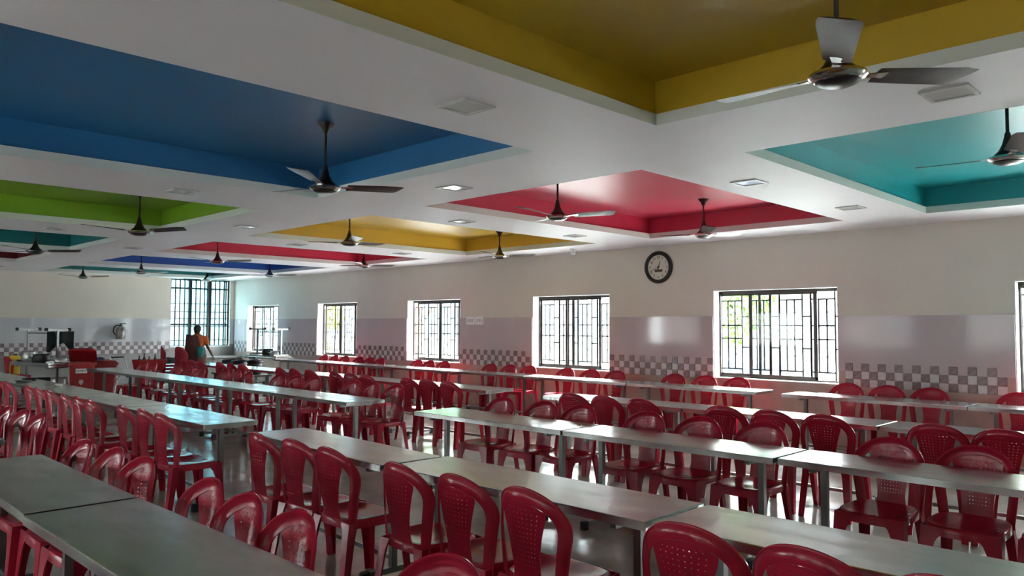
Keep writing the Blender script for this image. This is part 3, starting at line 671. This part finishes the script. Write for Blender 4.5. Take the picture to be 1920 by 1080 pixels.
# ------------------------------------------------------------------ person in a sari seen from behind
def person(x, y, rz):
    r = empty('person', (x, y, 0), rz); tag(r, 'person in brown sari and orange blouse standing with back turned near the barred window', 'person')
    SK = mat('skin_brown', (.10,.045,.028), .5); HAIR = mat('black_hair', (.008,.007,.007), .5)
    SARI = mat('brown_sari', (.075,.022,.014), .75, noise=.3, nscale=14); BL = mat('orange_blouse', (.50,.10,.015), .7, noise=.3, nscale=22); TE = mat('teal_cloth', (.03,.26,.25), .7, noise=.2, nscale=20)
    V = [(0,0,.86),(0,0,1.0),(0,.01,1.15),(0,.0,1.27),(0,.0,1.34),(0,.02,1.40),(0,.03,1.47),
         (.15,0,1.26),(.24,.01,1.05),(.33,.06,.86),(.36,.08,.80),          # right arm, out and down
         (-.15,0,1.26),(-.21,.06,1.04),(-.12,.20,.95),(-.07,.24,.95),        # left arm bent forward
         (.09,0,.82),(.10,.02,.46),(.10,0,.08),(.10,.13,.04),
         (-.09,0,.82),(-.10,.02,.46),(-.10,0,.08),(-.10,.13,.04)]
    E_ = [(0,1),(1,2),(2,3),(3,4),(4,5),(5,6),(3,7),(7,8),(8,9),(9,10),(3,11),(11,12),(12,13),(13,14),(0,15),(15,16),(16,17),(17,18),(0,19),(19,20),(20,21),(21,22)]
    R_ = [.16,.14,.15,.13,.055,.07,.085,.065,.048,.034,.03,.065,.048,.034,.03,.10,.065,.045,.035,.10,.065,.045,.035]
    me = bpy.data.meshes.new('body'); me.from_pydata(V, E_, []); me.materials.append(SK); b = link('body', me, r)
    sm = b.modifiers.new('skin', 'SKIN'); sk = me.skin_vertices[0].data
    for i, q in enumerate(R_): sk[i].radius = (q, q*.85); sk[i].use_root = (i == 0)
    s2 = b.modifiers.new('sub', 'SUBSURF'); s2.levels = 2; s2.render_levels = 2
    # fingers and thumb of the hanging hand
    for k in range(4):
        f = MB(); a = -.03+.02*k; f.tube([(.365,.07+a+.02,.80),(.375,.075+a+.02,.755),(.37,.085+a+.02,.72-.01*abs(k-1.5))], [.010,.009,.007], 6); f.build('finger', SK, r, True)
    MB().tube([(.355,.05,.81),(.34,.03,.775),(.345,.03,.75)], [.011,.010,.008], 6).build('thumb', SK, r, True)
    def ell(prof, m, name, n=24):
        l = MB(); l.loft([[(cx+rx*math.cos(2*PI*k/n), cy+ry*math.sin(2*PI*k/n), z) for k in range(n)] for (z,rx,ry,cx,cy) in prof]); return l.build(name, m, r, True)
    ell([(.03,.30,.26,0,.02),(.30,.265,.225,0,.01),(.60,.235,.20,0,0),(.82,.225,.19,0,0),(.95,.195,.165,0,0),(1.02,.175,.15,0,0)], SARI, 'sari_skirt')
    ell([(1.0,.176,.152,0,0),(1.1,.172,.155,0,0),(1.2,.185,.155,0,0),(1.28,.175,.135,0,0),(1.33,.10,.09,0,0),(1.35,.06,.06,0,0)], BL, 'blouse')
    # sari drape over the left shoulder and back, with teal fold at the right hip
    d = MB(); rings = []
    for i in range(10):
        t = i/9; z = 1.34-.50*t; w0 = -.225-.03*t; w1 = .04+.06*math.sin(3*t)
        rings.append([(w0+(w1-w0)*u, -.165-.02*math.sin(PI*u)+.09*(abs(u-.6)*1.6)**2*(1-t*.3)*.5, z-.03*u) for u in [k/8 for k in range(9)]])
    d.loft(rings, cap=False, closed=False); d.build('sari_drape', SARI, r, True, .02)
    ell([(.80,.05,.03,.12,-.19),(.88,.085,.035,.12,-.19),(1.0,.08,.035,.12,-.165),(1.06,.05,.02,.12,-.155)], TE, 'teal_fold')
    for s, pts in ((1, [(.15,0,1.29),(.19,.005,1.19),(.225,.01,1.10)]), (-1, [(-.15,0,1.29),(-.18,.03,1.19),(-.2,.05,1.10)])):
        MB().tube(pts, [.078,.075,.066], 12).build('sleeve', BL if s > 0 else SARI, r, True)
    h = ell([(1.385,.03,.04,0,.0),(1.41,.075,.08,0,.005),(1.46,.088,.098,0,.005),(1.52,.08,.09,0,.0),(1.555,.045,.05,0,0),(1.56,.01,.01,0,0)], HAIR, 'hair')
    ell([(1.36,.02,.02,-.01,-.08),(1.385,.045,.04,-.01,-.095),(1.42,.05,.045,-.01,-.10),(1.455,.03,.03,-.01,-.095)], HAIR, 'hair_bun')
    # face side (turned away): nose, mouth, eyes, ears
    MB().loft([[(-.012,.10,1.44),(.012,.10,1.44),(0,.13,1.435)],[(-.006,.095,1.48),(.006,.095,1.48),(0,.102,1.48)]]).build('nose', SK, r)
    for s in (-1, 1):
        MB().lathe([(.004,-.008),(.012,-.004),(.012,.004),(.004,.008)], (s*.03,.098,1.475), 8, 'y').build('eye', WHITE, r)
        MB().lathe([(.008,-.006),(.022,0),(.008,.006)], (s*.085,.01,1.455), 8, 'x').build('ear', SK, r)
    MB().box((-.025,.092,1.405),(.025,.102,1.413)).build('mouth', mat('lips', (.12,.02,.02), .5), r)
person(7.86, 18.4, math.radians(-35))

# ------------------------------------------------------------------ outside
GROUND = mat('pale_concrete', (.45,.44,.42), .8, noise=.1, nscale=1)
struct(MB().box((-40,-40,-.45),(70,75,-.25)).build('ground', GROUND), 'pale concrete yard outside the hall', 'ground')
def tree(x, y, tr, cz, rad, col, label, n=2600, squash=1.0):
    r = empty('tree', (x, y, -.25)); tag(r, label, 'tree')
    BK = mat('bark', (.12,.08,.05), .9, noise=.3)
    MB().tube([(0,0,0),(.05,.02,cz*.5),(-.03,.05,cz+.25)], [tr,tr*.8,tr*.5], 8).build('trunk', BK, r, True)
    for k in range(4):
        a = k*1.7; MB().tube([(0,0,cz*.55),(.5*rad*math.cos(a),.5*rad*math.sin(a),cz*.55+.5*rad)], [tr*.45,tr*.15], 6).build('branch', BK, r, True)
    lm = mat('leaf_'+label.split()[0], col, .5, noise=.5, nscale=2, trans=.0)
    c = MB()
    blobs = [(random.uniform(-.6,.6)*rad, random.uniform(-.6,.6)*rad, random.uniform(-.5,.6)*rad*squash, rad*random.uniform(.35,.55)) for _ in range(9)]
    for _ in range(n):
        bx, by, bz, br = random.choice(blobs); v = Vector((random.gauss(0,1), random.gauss(0,1), random.gauss(0,1))).normalized()*br*random.uniform(.6,1)
        p = Vector((bx, by, bz+cz+.25))+v; u = Vector((random.gauss(0,1), random.gauss(0,1), random.gauss(0,1))).normalized(); q = u.cross(v).normalized(); s = random.uniform(.07,.14)
        c.add([p-u*s, p+q*s*.5, p+u*s, p-q*s*.5], [(0,1,2,3)])
    o = c.build('foliage', lm, r); o['kind'] = 'stuff'
tree(17.2, 9.7, .10, 1.9, 1.3, (.10,.22,.03), 'green leafy tree seen through the wide window past the clock')
tree(14.2, 23.35, .10, 1.3, 1.0, (.22,.26,.02), 'yellowish leafy shrub tree seen through the second window from the end wall', 2600, 1.3)
tree(17.0, 21.3, .15, 3.4, 1.5, (.09,.2,.04), 'bright leafy tree seen over the yard wall through the third window from the end wall')
tree(20.5, 3.0, .18, 3.2, 2.0, (.08,.2,.03), 'broad leafy tree in the yard opposite the plain tiled wall')
PB = mat('pale_blue_wall', (.12,.20,.23), .8); PW = mat('pale_wall', (.26,.26,.255), .8); PR = mat('rose_wall', (.15,.008,.014), .8); PG = mat('window_dark', (.14,.19,.24), .2)
def house(x, y0, y1, h, dep, m, label, wins):
    r = empty('building', (x, (y0+y1)/2, -.25)); tag(r, label, 'building'); L = y1-y0
    MB().box((0,-L/2,0),(dep,L/2,h)).build('walls', m, r); MB().box((-.25,-L/2-.25,h+.001),(dep+.25,L/2+.25,h+.2)).build('roof', PW, r)
    for yy, zz, ww, hh in wins:
        o = MB().box((-.05,yy-ww/2,zz),(-.001,yy+ww/2,zz+hh)).build('window', PW, r)
        MB().box((-.07,yy-ww/2+.06,zz+.06),(-.051,yy+ww/2-.06,zz+hh-.06)).build('pane', PG, o)
house(27, 33, 45, 7, 8, PB, 'pale blue building beyond the yard', [(-4,2.5,1.2,1.2),(-1,2.5,1.2,1.2),(2,2.5,1.2,1.2),(-4,5,1.2,1.2),(-1,5,1.2,1.2)])
house(30, -8, 29, 7.5, 8, PW, 'pale building beyond the yard with rows of small windows', [(k*1.8,z,1.0,1.1) for k in range(-9,10) for z in (1.6,4.2)])
house(16.5, 31.0, 36.0, 5, 1.6, PR, 'rose red outbuilding beside the hall', [(-1.35,.9,1.0,2.4)])
yw = empty('yard_wall', (22.5, 12, -.25)); tag(yw, 'low pale yard wall with coping behind the parked car', 'wall')
MB().box((0,-25,0),(.2,25,1.2)).build('wall_body', PW, yw); MB().box((-.05,-25,1.201),(.25,25,1.28)).build('coping', PW, yw)
# rear house beyond the far window
house_r = empty('building', (7, 27, -.25)); tag(house_r, 'pale bluish building beyond the barred window', 'building')
MB().box((-3,0,0),(8,4,5)).build('walls', PB, house_r); MB().box((-3.2,-.2,5.001),(8.2,4.2,5.2)).build('roof', PW, house_r)
for xx in (.5, 3, 5.5): o = MB().box((xx,-.05,1.2),(xx+1,-.001,2.6)).build('window', PW, house_r)
def car(x, y, rz):
    r = empty('car', (x, y, -.25), rz); tag(r, 'dark bluish car parked in the yard seen through the wide window', 'car')
    BD = mat('car_paint', (.06,.08,.16), .25, .3)
    def pr(pts, w0, w1): 
        return [[(px, -w0, pz) for px, pz in pts], [(px, w0, pz) for px, pz in pts]]
    MB().loft(pr([(-2.1,.35),(2.1,.35),(2.15,.7),(1.3,.95),(-1.5,1.0),(-2.15,.9)], .85, .85)).build('body', BD, r)
    MB().loft(pr([(-1.5,1.001),(1.0,.97),(.3,1.45),(-1.1,1.5)], .74, .74)).build('cabin', BD, r)
    for s in (-1, 1): MB().loft([[(-1.2,s*.741,1.06),(.7,s*.741,1.04),(.2,s*.741,1.38),(-1.0,s*.741,1.42)],[(-1.2,s*.755,1.06),(.7,s*.755,1.04),(.2,s*.755,1.38),(-1.0,s*.755,1.42)]]).build('side_window', PG, r)
    for wx in (-1.35, 1.35):
        for s in (-1, 1): MB().lathe([(.15,-.1),(.3,-.1),(.32,-.05),(.32,.05),(.3,.1),(.15,.1)], (wx,s*.78,.32), 18, 'y').build('wheel', RUBBER, r)
sky_block = empty('building', (XL-9, 8, -.25)); tag(sky_block, 'unseen grey building added behind the opposite wall to dim its windows', 'building')  # unseen block added to dim the sky light through the opposite windows
MB().box((-4,-16,0),(0,16,5.2)).build('walls', PW, sky_block); MB().box((-4.3,-16.3,5.201),(.4,16.3,5.4)).build('roof', PW, sky_block)
for k in range(6): o = MB().box((.001,-13+5*k,1.2),(.05,-11.6+5*k,2.6)).build('window', PG, sky_block)
car(18.6, 11.2, math.radians(80))
# left-over dishes on the fourth table row near the end wall
def dish(x, y, r, m, label):
    e = MB().lathe([(.002,.0),(r*.7,.0),(r,.022),(r*.97,.024),(r*.66,.006),(.002,.005)], n=20, cap=False).build('plate', m, None, True); e.location = (x, y, .7515); tag(e, label, 'plate')
dish(2.95, 12.75, .11, ALU, 'steel plate lying on the fourth table row near the end wall')
dish(3.12, 13.15, .10, POT, 'dark plate lying on the fourth table row near the end wall')
dish(3.1, 11.6, .05, mat('white_china', (.8,.8,.78), .2), 'small white saucer on the fourth table row')
